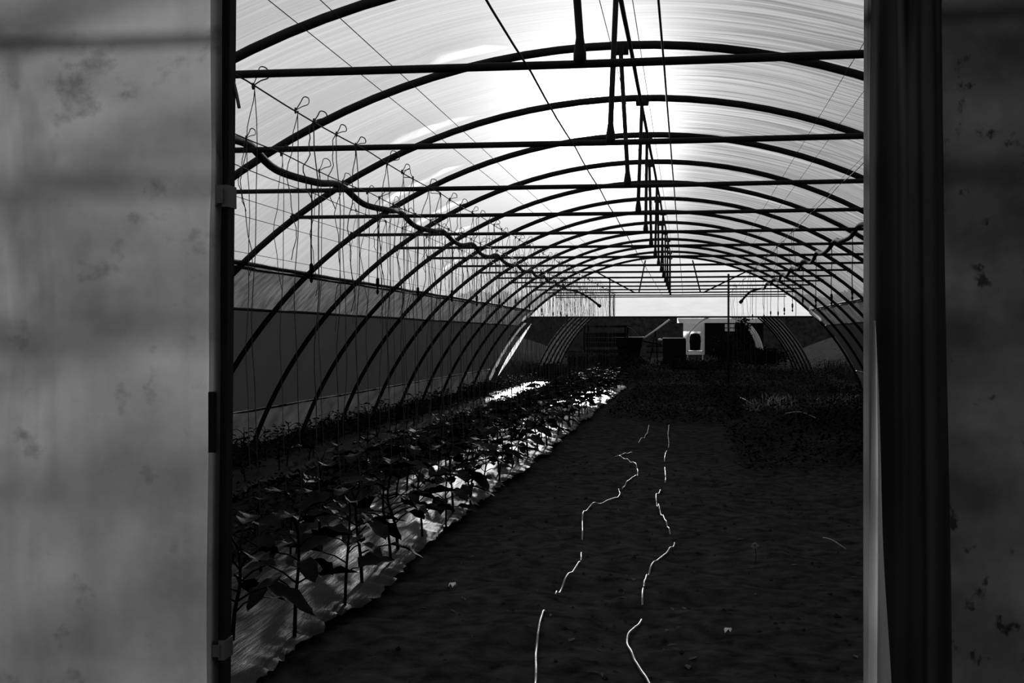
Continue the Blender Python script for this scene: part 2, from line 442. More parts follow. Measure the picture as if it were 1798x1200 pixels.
# sliding door, left, with its post at the free edge
d = empty('door_1', (-1.04, YF - .02, 0)); tag(d, 'pale film sliding door pushed to the left, dark post on its edge', 'door', kind='structure')
g = MB()
def fn(u, v):
    z = 0.03 + 2.35 * v; x = -1.040 + .0095 * z - 1.75 * u
    pull = 0.010 * math.sin(30 * x + 5 * z) * math.exp(-((z - 1.62) / .09) ** 2) + 0.012 * (vnoise(x * 4, z * 3.5, 3) - .5) + 0.02 * (vnoise(x * 1.3 + z * .8, z * 1.6, 4) - .5)
    edge = 0.012 * math.exp(-((x + 1.085) / .018) ** 2)
    return (x, YF - .055 + pull - edge, z)
local(g.grid(fn, 90, 90), d).build('film_sheet', M['door'], d)
g = MB()
def fn(u, v):
    z = 0.03 + 2.35 * v; return (-1.042 + .0095 * z - .022 * u - .004 * vnoise(z * 3, 1), YF - .048 + .002 * math.sin(z * 7), z)
local(g.grid(fn, 4, 30), d).build('film_hem', M['hem'], d)
mt = Matrix.Translation((-1.04, YF - .03, 0)) @ Euler((0, 0.0095, 0)).to_matrix().to_4x4()
g = MB(); g.box((-0.0165, -0.012, 0.02), (0.0115, 0.025, 2.40), mt); local(g, d).build('post', M['post'], d, False)
for z0, z1 in ((1.538, 1.587), (0.524, 0.567)):
    g = MB(); zz = (z0 + z1) / 2; xx = mt @ Vector((-0.002, 0, zz))
    g.box((xx.x - .014, YF - .052, z0), (xx.x + .016, YF + .000, z1)); g.box((xx.x - .010, YF - .056, z0 + .008), (xx.x + .006, YF - .05, z1 - .008))
    tag(local(g, d).build('clamp', M['clamp'], d, False), 'pale square clamp')
g = MB().box((-1.052, YF - .066, 0.99), (-1.040, YF - .05, 1.125)); local(g, d).build('latch_plate', M['post'], d, False)
for z in (0.06, 2.34):
    g = MB().box((-2.78, YF - .05, z - .02), (-1.06, YF - .02, z + .02)); local(g, d).build('door_rail', M['steel'], d, False)
g = MB().box((-2.80, YF - .06, 0.02), (-2.75, YF, 2.40)); local(g, d).build('post', M['post'], d, False)
g = MB().tube(spline([(-1.018, YF - .01, 1.84), (-1.008, YF - .01, 1.80), (-1.000, YF - .012, 1.765)], 4), [.004] * 9, 5); local(g, d).build('tape_end', M['clamp'], d)
# gathered curtain, right
c = empty('door_curtain', (0.45, YF - .02, 0)); tag(c, 'dark gathered plastic curtain hanging at the right of the doorway', 'curtain')
g = MB()
def fn(u, v):
    z = 0.02 + 2.40 * v
    xl = 0.372 + 0.004 * math.sin(z * 3) + 0.006 * vnoise(z * 2, 1, 3); xr = 0.528 + 0.012 * math.sin(z * 2.1 + .8) - 0.012 * max(0, z - 1.6)
    x = xl + (xr - xl) * u
    dep = 0.030 * math.sin(u * 9 + 0.7 * z + 1.4 * vnoise(z * 1.3, 2, 5)) + 0.014 * math.sin(u * 21 - 1.1 * z)
    return (x, YF - .05 + dep * (1 - .3 * u), z)
local(g.grid(fn, 70, 60), c).build('gathered_sheet', M['curtain'], c)
g = MB()
def fn(u, v):
    z = 0.02 + 2.40 * v
    return (0.372 + 0.150 * u, YF + .005 + 0.016 * math.sin(u * 12 + z), z)
local(g.grid(fn, 30, 30), c).build('back_layer', M['curtain'], c)
g = MB()
def fn(u, v):
    z = 0.02 + 1.26 * v
    wd = (0.056 * math.sin(PI * min(1, 0.18 + v * .82)) ** .8 + 0.004) * (0.75 + .25 * math.sin(v * 5 + 1))
    x = 0.362 + 0.004 * vnoise(z * 5, 2) + 0.010 * v ** 2 + wd * u
    return (x, YF - .092 - 0.022 * math.sin(u * PI) , z)
tag(local(g.grid(fn, 10, 50), c).build('hem', M['hem'], c), 'paler single layer along the curtain edge')

# far end wall -----------------------------------------------------
wb = empty('wall_back', (XC, YE, 0)); tag(wb, 'open far end with a bright film strip below the tie bar', 'film wall', kind='structure')
zb = EYE + 0.46
g = MB()
def fn(u, v):
    z = zb + (ZB - zb - .03) * v; hw = math.sqrt((R + .02) ** 2 - (z - ZC) ** 2)
    return (XC - hw + 2 * hw * u, YE + .04 + 0.008 * math.sin(u * 60) * vnoise(u * 20, v * 3), z)
local(g.grid(fn, 80, 6), wb).build('film_strip', M['endfilm'], wb)
g = MB()
def fn(u, v):
    hw = math.sqrt(R ** 2 - (ZB - ZC) ** 2) * .995; x = XC - hw + 2 * hw * u; zt = ZC + math.sqrt((R + .02) ** 2 - (x - XC) ** 2)
    return (x, YE + .04, ZB - .03 + (zt - ZB + .03) * v)
local(g.grid(fn, 60, 6), wb).build('gable_film', M['endfilm'], wb)
def bar(nm, a, b, r=.02, mat='steel'):
    local(MB().tube([(a[0], YE - .03, a[1]), (b[0], YE - .03, b[1])], r, 7), wb).build(nm, M[mat], wb)
bar('strip_bar', (-3.84, zb), (3.02, zb - .005), .022)
bar('strip_top_bar', (-3.2, 2.20), (2.38, 2.20), .013)
bar('brace', (-.99, 3.10), (-1.15, 2.30), .018); bar('brace', (.15, 3.09), (.34, 2.30), .018)
bar('brace', (-2.39, 2.93), (-1.24, 2.30), .018); bar('brace', (.41, 2.30), (1.63, 2.90), .018)
bar('door_stud', (-1.86, 2.70), (-1.86, zb), .016); bar('door_stud', (-1.76, 2.26), (-1.76, zb), .014)
bar('door_stud', (1.01, 2.75), (1.01, 0.0), .026)
for s, xx in ((-1, -3.93), (1, 3.08)):
    g = MB()
    def fn(u, v):
        a = 2 * PI * u; r = (0.11 * math.sin(PI * min(.95, .06 + v)) + .015) * (0.75 + .5 * vnoise(u * 7, v * 6, s + 3))
        return (xx + s * -.12 + s * .22 * v + r * math.cos(a), YE - .02 + r * math.sin(a), zb + .25 - .36 * v)
    tag(local(g.grid(fn, 16, 12), wb).build('film_bunch', M['flap'], wb), 'crumpled white film bunched at the corner')
g = MB()
def fn(u, v):
    z = 0.25 + 1.30 * v; hw = math.sqrt((R - .02) ** 2 - (z - ZC) ** 2)
    wd = .012 + .10 * math.sin(PI * v) ** .8
    return (XC - hw + .20 + wd * u, YE + .06 + .04 * math.sin(u * 4 + v * 3), z)
tag(local(g.grid(fn, 6, 24), wb).build('film_flap', M['flap'], wb), 'narrow sunlit flap of loose white film')
g = MB()
def fn(u, v):
    z = 0.12 + 1.45 * v; hw = math.sqrt((R - .02) ** 2 - (z - ZC) ** 2)
    return (XC - hw - .03 + .12 * u + .03 * (vnoise(v * 14, u * 3, 7) - .5), YE - .05 - .03 * vnoise(v * 18, u * 4), z)
local(g.grid(fn, 6, 40), wb).build('edge_strip', M['band'], wb)

# irrigation pipes and hanging sprinklers -------------------------
def pipe(xf, ks, label, tail):
    P = []
    for k in ks:
        y = S0 + DS * max(k, -.92); x = xf(k)
        P.append((x, y, ZB + .035))
        P.append((x + (hsh(k, 1) - .5) * .07 - .02, y + DS * .33, ZB - .012 - .02 * hsh(k, 2)))
        P.append((x + (hsh(k, 3) - .5) * .09 + .02, y + DS * .68, ZB - .010 - .02 * hsh(k, 4)))
    P += tail
    p = empty('irrigation_pipe', P[0]); tag(p, label, 'pipe', 'irrigation pipes on the tie bars')
    local(MB().tube(spline(P, 6), 0.0235, 9), p).build('tube', M['pipe'], p)
    e = Vector(P[-1]); local(MB().tube([e, e + (e - Vector(P[-2])).normalized() * .07], .038, 9), p).build('end_cap', M['pipe'], p)
    return spline(P, 6)
xl = lambda k: -2.33 - .012 * k
xr = lambda k: 1.62 - .004 * k
pl_ = pipe(xl, range(-1, 12), 'black wavy irrigation pipe over the tie bars on the left side',
           [(-2.50, S0 + DS * 12, ZB), (-2.34, S0 + DS * 12.3, ZB - .04), (-2.15, S0 + DS * 12.6, ZB - .16), (-1.98, S0 + DS * 12.75, ZB - .30)])
pr_ = pipe(xr, range(-1, 12), 'black wavy irrigation pipe over the tie bars on the right side',
           [(1.56, S0 + DS * 12, ZB), (1.40, S0 + DS * 12.4, ZB - .03), (1.30, S0 + DS * 12.55, ZB - .12), (1.22, S0 + DS * 12.6, ZB - .22)])
mb = MB(); mb.tube([(0, 0, 0), (.004, 0, -.15), (-.003, .003, -.4), (0, 0, -.52)], .0045, 6); DT = mb.mesh('drop_tube', M['pipe'])
mb = MB(); mb.lathe([(.006, -.52), (.013, -.53), (.014, -.575), (.008, -.59), (.006, -.61)], n=10); WT = mb.mesh('weight', M['black'])
mb = MB(); mb.lathe([(.006, -.61), (.012, -.62), (.011, -.635), (.003, -.65)], n=10); NZ = mb.mesh('nozzle', M['black'])
for side, PP in (('left', pl_), ('right', pr_)):
    for i in range(13):
        y = 7.28 + 1.60 * i; q = min(PP, key=lambda p: abs(p.y - y))
        s = empty('hanging_sprinkler', (q.x, q.y, q.z - .015)); s.scale = (1, 1, .94 + .12 * hsh(i, 9))
        tag(s, 'small hanging sprinkler on a drop tube from the %s pipe, %s from the doorway' % (side, ORD[i]), 'sprinkler', 'sprinklers hanging from the pipes')
        link('drop_tube', DT, s); link('weight', WT, s); link('nozzle', NZ, s)

# twines -----------------------------------------------------------
TW = []
for q in range(8):
    rr = random.Random(40 + q); mb = MB()
    a = rr.uniform(-.9, .9) + (PI if rr.random() < .25 else 0); L = rr.uniform(.055, .105); w = rr.uniform(.012, .035)
    up = Vector((math.cos(a), .15, .75)).normalized(); sd = up.cross(Vector((0, 1, 0))).normalized()
    loop = [Vector((0, 0, 0)), up * L * .45 + sd * w * .5, up * L * .85 + sd * w, up * L * 1.05, up * L * .85 - sd * w, up * L * .45 - sd * w * .4, Vector((0, 0, 0))]
    mb.tube(spline(loop, 4), .0026, 4, False)
    mb.lathe([(.004, -.014), (.006, -.006), (.006, .006), (.004, .012)], n=6)
    def strand(end, x0, amp):
        pts = []
        for i in range(15):
            t = i / 14; z = -end * t
            pts.append((x0 * min(1, t * 6) + amp * math.sin(t * 9 + q) * min(1, t * 4) + amp * .5 * math.sin(t * 23 + 2 * q), amp * math.cos(t * 7), z))
        mb.tube(pts, .0024, 4, False)
    strand(rr.uniform(1.75, 2.05), .012, .010)
    strand(rr.uniform(.35, 1.1), -rr.uniform(.02, .05), .014)
    TW.append(mb.mesh('twine', M['twine']))
def past(y, cnt):
    k = int(math.floor((y - S0) / DS)); cnt[k] = cnt.get(k, 0) + 1
    n_ = ORD[cnt[k] - 1]
    return ('%s', n_, 'before the first hoop') if k < 0 else ('%s', n_, 'past the %s hoop' % ORD[k])
def twines(x, ys, wn_, near):
    cnt = {}
    for i, y in enumerate(sorted(ys)):
        o = link('hanging_twine', TW[int(hsh(i, x, 3) * 8) % 8]); o.location = (x, y, ZW - .006)
        o.rotation_euler = (0, 0, (hsh(i, x, 4) - .5) * .9); s = .9 + .2 * hsh(i, x, 6); o.scale = (s, 1, 1.0)
        _, n_, wh = past(y, cnt)
        lb = '%s looped twine %s, hanging from the %s' % (n_, wh, wn_)
        tag(o, lb, 'twine', 'twines on the ' + wn_)
def spaced(y0, y1, st, s):
    out = []; y = y0; i = 0
    while y < y1:
        out.append(y + (hsh(i, s, 1) - .5) * st * .5); y += st; i += 1
    return out
twines(-1.667, [4.46, 4.97, 5.23, 5.58, 5.92, 6.57, 6.92, 7.21] + spaced(7.65, 28.5, .40, 1), 'nearest looped wire', 12)
twines(-2.14, [5.63, 6.14, 6.81, 7.3] + spaced(7.8, 28.5, .41, 2), 'second looped wire', 10)
twines(-2.53, spaced(8.9, 28.5, .9, 3), 'wire by the left film', 6)
twines(0.98, [11.3, 13.4, 15.2, 17.6, 19.0, 21.2, 24.0, 26.0], 'wire on the right side', 8)

# ------------------------------------------------------------------ beds
def bed(name, x0, x1, y0, y1, label, ragged):
    g = MB(); nu, nv = 34, int((y1 - y0) / .045)
    def fn(u, v):
        y = y0 + (y1 - y0) * v
        r = (vnoise(y * 1.6, 1, ragged) - .5) * .11 + (vnoise(y * 9, 2, ragged) - .5) * .05 + (vnoise(y * 25, 2, ragged) - .5) * .03
        l = (vnoise(y * 1.7, 5, ragged) - .5) * .14
        x = x0 + l + (x1 + r - x0 - l) * u
        crown = .055 * math.sin(PI * min(1, max(0, u))) ** .6
        wr = (vnoise((x + y * .12) * 16, y * 1.6, 4) - .5) * .022 + (vnoise(x * 5, y * 3, 9) - .5) * .022
        edge = .02 * abs(math.sin(y * 17 + 3 * vnoise(y * 5, 1))) * max(0, (u - .86) / .14)
        return (x, y, .022 + crown + wr + edge)
    g.grid(fn, nu, nv)
    return tag(g.build(name, M['mulch']), label, 'mulch film', 'plastic film mulch on the beds')
bed('mulch_sheet', -2.36, -1.46, 3.6, 28.8, 'wrinkled grey mulch film under the larger plants beside the bare path', 1)
bed('mulch_sheet', -4.10, -3.42, 3.6, 30.5, 'wrinkled grey mulch film under the plants near the left wall', 2)

# plants -----------------------------------------------------------
def leaf_mesh(nm, droop, curl, wide):
    g = MB(); nu, nv = 4, 9
    def fn(u, v):
        w = wide * 1.0 * (math.sin(PI * v ** .78) ** .62) * (1 + .07 * math.sin(v * 16)) if 0 < v < 1 else 0.01
        s = (u - .5) * 2
        y = v - .06 * abs(s) * v; z = -droop * v ** 1.8 + curl * abs(s) * w + .03 * math.sin(v * 14) * abs(s)
        return (s * w * .5, y, z)
    g.grid(fn, nu, nv); return g.mesh(nm, M['leaf'])
LEAF = [leaf_mesh('leaf', .14, .22, .56), leaf_mesh('leaf', .28, .15, .50), leaf_mesh('leaf', .06, .3, .60), leaf_mesh('leaf', .45, .1, .48)]
def plant_proto(seed, kind):
    rr = random.Random(seed)
    root = empty('aubergine_plant' if kind == 0 else 'tomato_seedling')
    g = MB(); H = rr.uniform(.27, .36) if kind == 0 else rr.uniform(.22, .32)
    bx, by = rr.uniform(-.05, .05), rr.uniform(-.04, .04)
    st = spline([(0, 0, -.03), (bx * .3, by * .3, H * .33), (bx * .9, by, H * .66), (bx, by * .6, H)], 3)
    g.tube(st, [.0075 - .004 * i / len(st) for i in range(len(st))], 6)
    nl = rr.randint(8, 10) if kind == 0 else rr.randint(12, 15)
    mats = []
    for i in range(nl):
        t = .38 + .62 * i / (nl - 1); p = st[min(len(st) - 1, int(t * (len(st) - 1)))]
        a = i * 2.4 + rr.uniform(-.4, .4)
        pl = rr.uniform(.06, .14) * (1.25 - .5 * t) if kind == 0 else rr.uniform(.03, .10)
        el = rr.uniform(.2, .7) if t < .9 else 1.0
        d = Vector((math.cos(a) * math.cos(el), math.sin(a) * math.cos(el), math.sin(el)))
        e = p + d * pl
        g.tube([p, p + d * pl * .5 + Vector((0, 0, .008)), e], [.0035, .003, .0025], 5)
        sc = rr.uniform(.13, .20) * (1.15 - .30 * t) if kind == 0 else rr.uniform(.05, .09)
        tilt = rr.uniform(-.22, .22) if t < .9 else .25
        mats.append((rr.randrange(4), Matrix.Translation(e) @ Euler((tilt, rr.uniform(-.35, .35), a - PI / 2)).to_matrix().to_4x4() @ Matrix.Diagonal((sc, sc, sc, 1))))
    g.build('stem', M['stem'], root)
    for li, m in mats:
        l = link('leaf', LEAF[li], root); l.matrix_basis = m
    return root
PROT = [plant_proto(100 + i, 0) for i in range(6)]; PROT2 = [plant_proto(200 + i, 1) for i in range(4)]
used = set()
def put_plant(protos, x, y, i, label, cat, group, sc=1.0, pick=None):
    p = protos[(int(hsh(i, x, 8) * len(protos)) % len(protos)) if pick is None else pick]
    if p.name in used: o = copy_tree(p)
    else: used.add(p.name); o = p
    o.location = (x, y, .055); o.rotation_euler = (0, 0, hsh(i, x, 9) * 6.28)
    s = sc * (.85 + .30 * hsh(i, x, 10)); o.scale = (s, s, s)
    tag(o, label, cat, group)
G1 = 'aubergine plants on the mulch beside the path'
def row(protos, x, y0, st, cnt, rowname, nm, group, near, sc, cat):
    cn = {}
    for i in range(cnt):
        y = y0 + st * i + (hsh(i, x, 2) - .5) * .14; xx = x + (hsh(i, x, 3) - .5) * .13
        if y > 28.4: break
        _, n_, wh = past(y, cn)
        lb = '%s %s %s in the %s' % (n_, nm, wh, rowname)
        put_plant(protos, xx, y, i, lb, cat, group, sc)
put_plant(PROT, -1.74, 4.42, 77, 'broad-leaved plant nearest the dark door post, partly hidden by it', 'plant', G1, 1.25, 2)
row(PROT, -1.56, 4.72, .46, 54, 'row beside the path', 'young broad-leaved plant', G1, 18, 1.15, 'plant')
row(PROT, -2.16, 5.25, .46, 54, 'second row from the path', 'young broad-leaved plant', G1, 16, 1.1, 'plant')
row(PROT2, -3.55, 7.3, .40, 54, 'seedling row nearer the path', 'small-leaved seedling', 'seedlings on the bed by the left wall', 10, 1.0, 'seedling')
row(PROT2, -3.93, 8.2, .40, 52, 'seedling row nearest the left wall', 'small-leaved seedling', 'seedlings on the bed by the left wall', 10, 1.0, 'seedling')

# weeds and grasses (nobody could count them) ---------------------
def weeds(name, regions, mat, label, seed, size=(.03, .08), hgt=(.04, .2), cat='weeds'):
    rr = random.Random(seed); V = []; Fc = []
    for (x0, x1, y0, y1, cnt, hs) in regions:
        for _ in range(cnt):
            cx = rr.uniform(x0, x1); cy = rr.uniform(y0, y1); h = rr.uniform(*hgt) * hs
            if vnoise(cx * 1.1, cy * .8, seed) < .28: continue
            for _l in range(rr.randint(4, 8)):
                a = rr.uniform(0, 2 * PI); sz = rr.uniform(*size); z = h * rr.uniform(.15, 1)
                px = cx + rr.gauss(0, .04); py = cy + rr.gauss(0, .04)
                d = Vector((math.cos(a), math.sin(a), rr.uniform(-.5, .9))).normalized() * sz
                w = Vector((-math.sin(a), math.cos(a), rr.uniform(-.3, .3))) * sz * .28
                p = Vector((px, py, z)); n = len(V)
                V += [tuple(p), tuple(p + d * .5 + w), tuple(p + d), tuple(p + d * .5 - w)]; Fc.append((n, n + 1, n + 2, n + 3))
    g = MB(); g.v = V; g.f = Fc
    return tag(g.build(name, mat, None, False), label, cat, kind='stuff')
def blades(name, regions, mat, label, seed, width=.006, cat='grass'):
    rr = random.Random(seed); V = []; Fc = []
    for (cx, cy, rad, cnt, hmin, hmax) in regions:
        for _ in range(cnt):
            a = rr.uniform(0, 2 * PI); q = rad * math.sqrt(rr.random()); x = cx + q * math.cos(a); y = cy + q * math.sin(a)
            h = rr.uniform(hmin, hmax); b = rr.uniform(0, 2 * PI); ln = rr.uniform(.15, .9) * h
            dx, dy = math.cos(b) * ln, math.sin(b) * ln; w = width * rr.uniform(.6, 1.4); wx, wy = -math.sin(b) * w, math.cos(b) * w
            n = len(V)
            V += [(x - wx, y - wy, -.02), (x + wx, y + wy, -.02), (x + dx * .4 + wx * .8, y + dy * .4 + wy * .8, h * .65), (x + dx * .4 - wx * .8, y + dy * .4 - wy * .8, h * .65), (x + dx, y + dy, h)]
            Fc += [(n, n + 1, n + 2, n + 3), (n + 3, n + 2, n + 4)]
    g = MB(); g.v = V; g.f = Fc
    return tag(g.build(name, mat, None, False), label, cat, kind='stuff')
weeds('path_weeds', [(-3.30, -2.45, 4.5, 28, 2600, .9)], M['weed'], 'low dark weeds in the gap between the two film beds', 21)
weeds('wall_weeds', [(-4.68, -4.2, 6, 29, 2000, 1.3)], M['weed'], 'dark weeds along the foot of the left film wall', 22)
weeds('ground_weeds', [(0.5, 3.9, 11, 29, 4200, 1.1), (-1.2, 0.9, 17, 29.5, 1700, .8), (1.6, 3.9, 8, 20, 1300, 1.0)], M['weed'], 'dark low weeds spreading over the right side of the tunnel', 23)
weeds('doorway_weeds', [(-3.9, 3.3, 29.7, 37, 2600, 1.7), (.3, 5.2, 30, 38, 2600, 3.2), (-4.4, -.5, 33, 38, 1600, 2.6)], M['weed'], 'dark weeds growing across the open far end', 24)
blades('dry_grass_tuft', [(1.30, 20.6, .35, 90, .08, .24), (1.62, 21.6, .3, 70, .1, .26)], M['drygrass'], 'pale dry grass tuft among the dark weeds', 31, .007)
blades('dry_grass_wisps', [(2.6, 22.0, .5, 36, .08, .26), (3.1, 20.2, .3, 14, .1, .25)], M['drygrass'], 'thin wisps of dry grass near the right film wall', 32, .005)

# small clods on the path
rr = random.Random(5)
g = MB()
for _ in range(1300):
    x = rr.uniform(-1.3, 3.2); y = 3.2 + 10 * rr.random() ** 1.4; r = rr.uniform(.005, .019)
    z = soil_z(x, y)
    vs = [(x + r * rr.uniform(.6, 1.2) * dx, y + r * rr.uniform(.6, 1.2) * dy, z + r * rr.uniform(.4, .9) * dz) for dx, dy, dz in ((1,0,0),(0,1,0),(-1,0,0),(0,-1,0),(0,0,1),(0,0,-1))]
    g.add(vs, [(0,1,4),(1,2,4),(2,3,4),(3,0,4),(1,0,5),(2,1,5),(3,2,5),(0,3,5)])
tag(g.build('soil_clods', M['soil'], None, False), 'scattered soil clods on the bare path', 'soil', kind='stuff')

# drip hoses -------------------------------------------------------
def hose(P, label, buried=()):
    pts = spline([(x, y, 0) for x, y in P], 14)
    pts = [(p.x, p.y, soil_z(p.x, p.y) + .004 + .022 * (vnoise(p.y * 1.5, 1, 12) - .30)) for p in pts]
    pts = [(x, y, z - .03 * max([0] + [max(0, 1 - ((y - c_) / w_) ** 4) for c_, w_ in buried])) for x, y, z in pts]
    tag(MB().tube(pts, .0055, 7).build('drip_hose', M['hose']), label, 'hose', 'drip hoses on the path')
hose([(-.52, 3.0), (-.53, 3.7), (-.54, 4.27), (-.60, 4.8), (-.63, 5.32), (-.62, 6.0), (-.585, 6.6), (-.60, 6.89), (-.65, 7.55), (-.71, 8.32), (-.68, 8.75), (-.57, 9.1),
      (-.52, 9.45), (-.55, 9.9), (-.50, 10.4), (-.44, 10.9), (-.50, 11.8), (-.71, 12.45), (-.72, 12.7), (-.58, 13.2), (-.55, 14.4), (-.50, 15.5), (-.52, 17.0)],
     'pale thin drip hose winding over the soil, the one nearer the mulch bed', ((7.25, .35), (5.55, .25), (9.95, .2), (13.6, .5)))
hose([(.02, 3.2), (-.05, 3.9), (-.13, 4.37), (-.21, 4.75), (-.245, 5.07), (-.20, 5.39), (-.21, 5.9), (-.20, 6.44), (-.15, 6.9), (-.075, 7.35), (-.085, 7.6), (-.15, 8.3), (-.23, 9.3),
      (-.21, 9.9), (-.18, 10.5), (-.19, 11.03), (-.22, 12.5), (-.20, 14.0), (-.23, 15.4), (-.24, 17.1)],
     'pale thin drip hose snaking up the middle of the path', ((7.62, .2), (5.55, .12), (10.2, .3), (12.0, .4), (13.6, .2)))
# small scraps on the path
s = empty('dandelion_clock', (.38, 6.77, 0)); tag(s, 'lone dandelion seed head standing on the bare soil', 'flower')
MB().tube([(0, 0, -.02), (.004, 0, .03), (0, .003, .075)], .002, 5).build('stalk', M['stem'], s)
g = MB(); rr = random.Random(3)
for _ in range(46):
    d = Vector((rr.gauss(0, 1), rr.gauss(0, 1), rr.gauss(.35, 1))).normalized(); p = Vector((0, .003, .078))
    g.tube([p + d * .004, p + d * .022], [.0006, .0016], 4)
g.build('seed_head', M['drygrass'], s)
g = MB(); rr = random.Random(17)
for _ in range(260):
    x = rr.uniform(-1.25, 2.4); y = 3.6 + 9 * rr.random() ** 1.2; a = rr.uniform(0, PI); L = rr.uniform(.008, .03); w = L * rr.uniform(.15, .5)
    dx, dy = math.cos(a), math.sin(a); z = soil_z(x, y) + .004
    g.add([(x - dx * L, y - dy * L, z), (x - dy * w, y + dx * w, z + .006), (x + dx * L, y + dy * L, z + .003), (x + dy * w, y - dx * w, z + .004)], [(0, 3, 2, 1)])
tag(g.build('dry_litter', M['litter'], None, False), 'fine dry plant litter strewn over the bare path', 'litter', kind='stuff')
def scrap(x, y, r, rz, label):
    g = MB()
    def fn(u, v): return ((u - .5) * r * 2, (v - .5) * r * (1 + .6 * math.sin(u * 5)), .012 + .018 * math.sin(u * 4 + v * 3) ** 2)
    o = g.grid(fn, 5, 4).build('film_scrap', M['rim']); o.location = (x, y, soil_z(x, y) + .002); o.rotation_euler = (0, 0, rz)
    tag(o, label, 'scrap', 'pale scraps on the soil')
scrap(.175, 5.18, .018, .5, 'small pale crumpled scrap on the soil right of the hoses')
scrap(-1.16, 5.9, .022, 1.2, 'small pale scrap between the mulch edge and the hoses')
tag(MB().tube(spline([(.84, 7.6, .0), (.87, 7.4, .02), (.92, 7.15, .01)], 4), .003, 5).build('straw', M['drygrass']), 'single pale straw lying on the soil at right', 'straw')
tag(MB().tube(spline([(1.45, 18.1, .10), (1.62, 17.5, .16), (1.80, 16.9, .10)], 4), .006, 5).build('straw', M['drygrass']), 'long pale straw slanting below the dry grass tuft', 'straw')
tag(MB().tube(spline([(.95, 21.5, .16), (1.05, 20.6, .13), (1.15, 19.9, .05)], 4), .006, 5).build('straw', M['drygrass']), 'thin pale straw leaning left of the dry grass tuft', 'straw')

# ------------------------------------------------------------------ beyond the far end
# second tunnel, same size, its front hoop open
t2 = empty('film_tunnel', (XC - .03, 40, 0)); tag(t2, 'second open film tunnel standing beyond the far end', 'tunnel')
for k in range(6): 
    a = link('arch', ARCH, t2); a.location = (0, k * 1.5, 0)
for nm, s in (('side_film', -1), ('side_film', 1)):
    g = MB()
    def fn(u, v):
        x, z = arc(s * (30 + 41 * v), R + .05); return (x - XC, 7.6 * u, z)
    g.grid(fn, 12, 12).build(nm, M['tunnel2'], t2)
g = MB()
def fn(u, v):
    x, z = arc(-31 + 62 * v, R + .05); return (x - XC, 7.6 * u, z)
g.grid(fn, 12, 16).build('roof_film', M['endfilm'], t2)
# low white tunnel further back
t3 = empty('film_tunnel', (2.15, 72, 0)); tag(t3, 'small white film tunnel in front of the pale building', 'tunnel')
g = MB()
def half(u): return 2.35 * math.cos(PI * u), 2.55 * math.sin(PI * u)
def fn(u, v): x, z = half(u); return (x, 6 * v, z)
g.grid(fn, 24, 3).build('cover', M['endfilm'], t3)
for q in range(3):
    MB().tube([(half(i / 20)[0], q * 2.9, half(i / 20)[1]) for i in range(21)], .045, 7).build('rib', M['rim'], t3)
# pale building
bd = empty('farm_shed', (2.0, 80, 0)); tag(bd, 'pale farm shed with a lit doorway far behind the tunnels', 'building')
MB().grid(lambda u, v: (-2.6 + 5.6 * u, .015 * math.sin(u * 40), 2.10 + .32 * v), 30, 2).build('fascia', M['flap'], bd)
MB().box((-2.6, .35, 2.43), (3.2, 5, 2.47)).build('roof', M['flap'], bd, False)
MB().grid(lambda u, v: (-2.2 + 1.35 * u, .1 + .015 * math.sin(u * 14), 2.10 * v), 16, 4).build('door', M['flap'], bd)
MB().box((-.85, .12, 0), (3.0, .4, 2.10)).build('wall', M['dark'], bd, False)
MB().box((-.86, .05, 0), (-.80, .15, 2.10)).build('door_frame', M['rim'], bd, False)
f_ = MB().box((.52, .05, 1.55), (1.15, .11, 2.02)).build('window', M['rim'], bd, False)
MB().box((.52, .02, 1.76), (1.15, .06, 1.80)).build('glazing_bar', M['dark'], f_, False)
# bins, trailer and pole
def crate(loc, w, dp, h, label, rim=True, taper=0.0, name='pallet_bin', cat='bin', group=None):
    c = empty(name, loc); tag(c, label, cat, group)
    g = MB()
    g.add([(-w/2+taper,-dp/2+taper,.1),(w/2-taper,-dp/2+taper,.1),(w/2-taper,dp/2-taper,.1),(-w/2+taper,dp/2-taper,.1),(-w/2,-dp/2,h),(w/2,-dp/2,h),(w/2,dp/2,h),(-w/2,dp/2,h)],
          [(0,3,2,1),(0,1,5,4),(1,2,6,5),(2,3,7,6),(3,0,4,7)])
    g.build('box', M['dark'], c, False)
    for k in range(4):
        MB().box((-w/2 - .012 + taper * (1 - k/4), -dp/2 - .014 + taper * (1 - k/4), .14 + k * (h - .2) / 4), (w/2 + .012 - taper * (1 - k/4), -dp/2 + .03 + taper * (1 - k/4), .14 + (k + .88) * (h - .2) / 4)).build('slat', M['dark'], c, False)
    for sx in (-1, 1): MB().box((sx * w * .38 - .05, -dp/2 + taper, 0), (sx * w * .38 + .05, dp/2 - taper, .1)).build('runner', M['dark'], c, False)
    if rim:
        g = MB(); g.box((-w/2-.02, -dp/2-.03, h), (w/2+.02, -dp/2+.03, h+.035)); g.box((-w/2-.02, dp/2-.03, h), (w/2+.02, dp/2+.03, h+.035))
        g.box((-w/2-.02, -dp/2+.03, h), (-w/2+.03, dp/2-.03, h+.035)); g.box((w/2-.03, -dp/2+.03, h), (w/2+.02, dp/2-.03, h+.035))
        g.build('rim', M['rim'], c, False)
    return c
crate((-.48, 50, 0), .92, .9, 1.14, 'dark square bin with a pale rim in front of the shed')
crate((-2.40, 51.3, 0), 1.15, 1.0, 1.18, 'dark tapered hopper left of the slanting pale pole', True, .22, 'hopper', 'hopper')
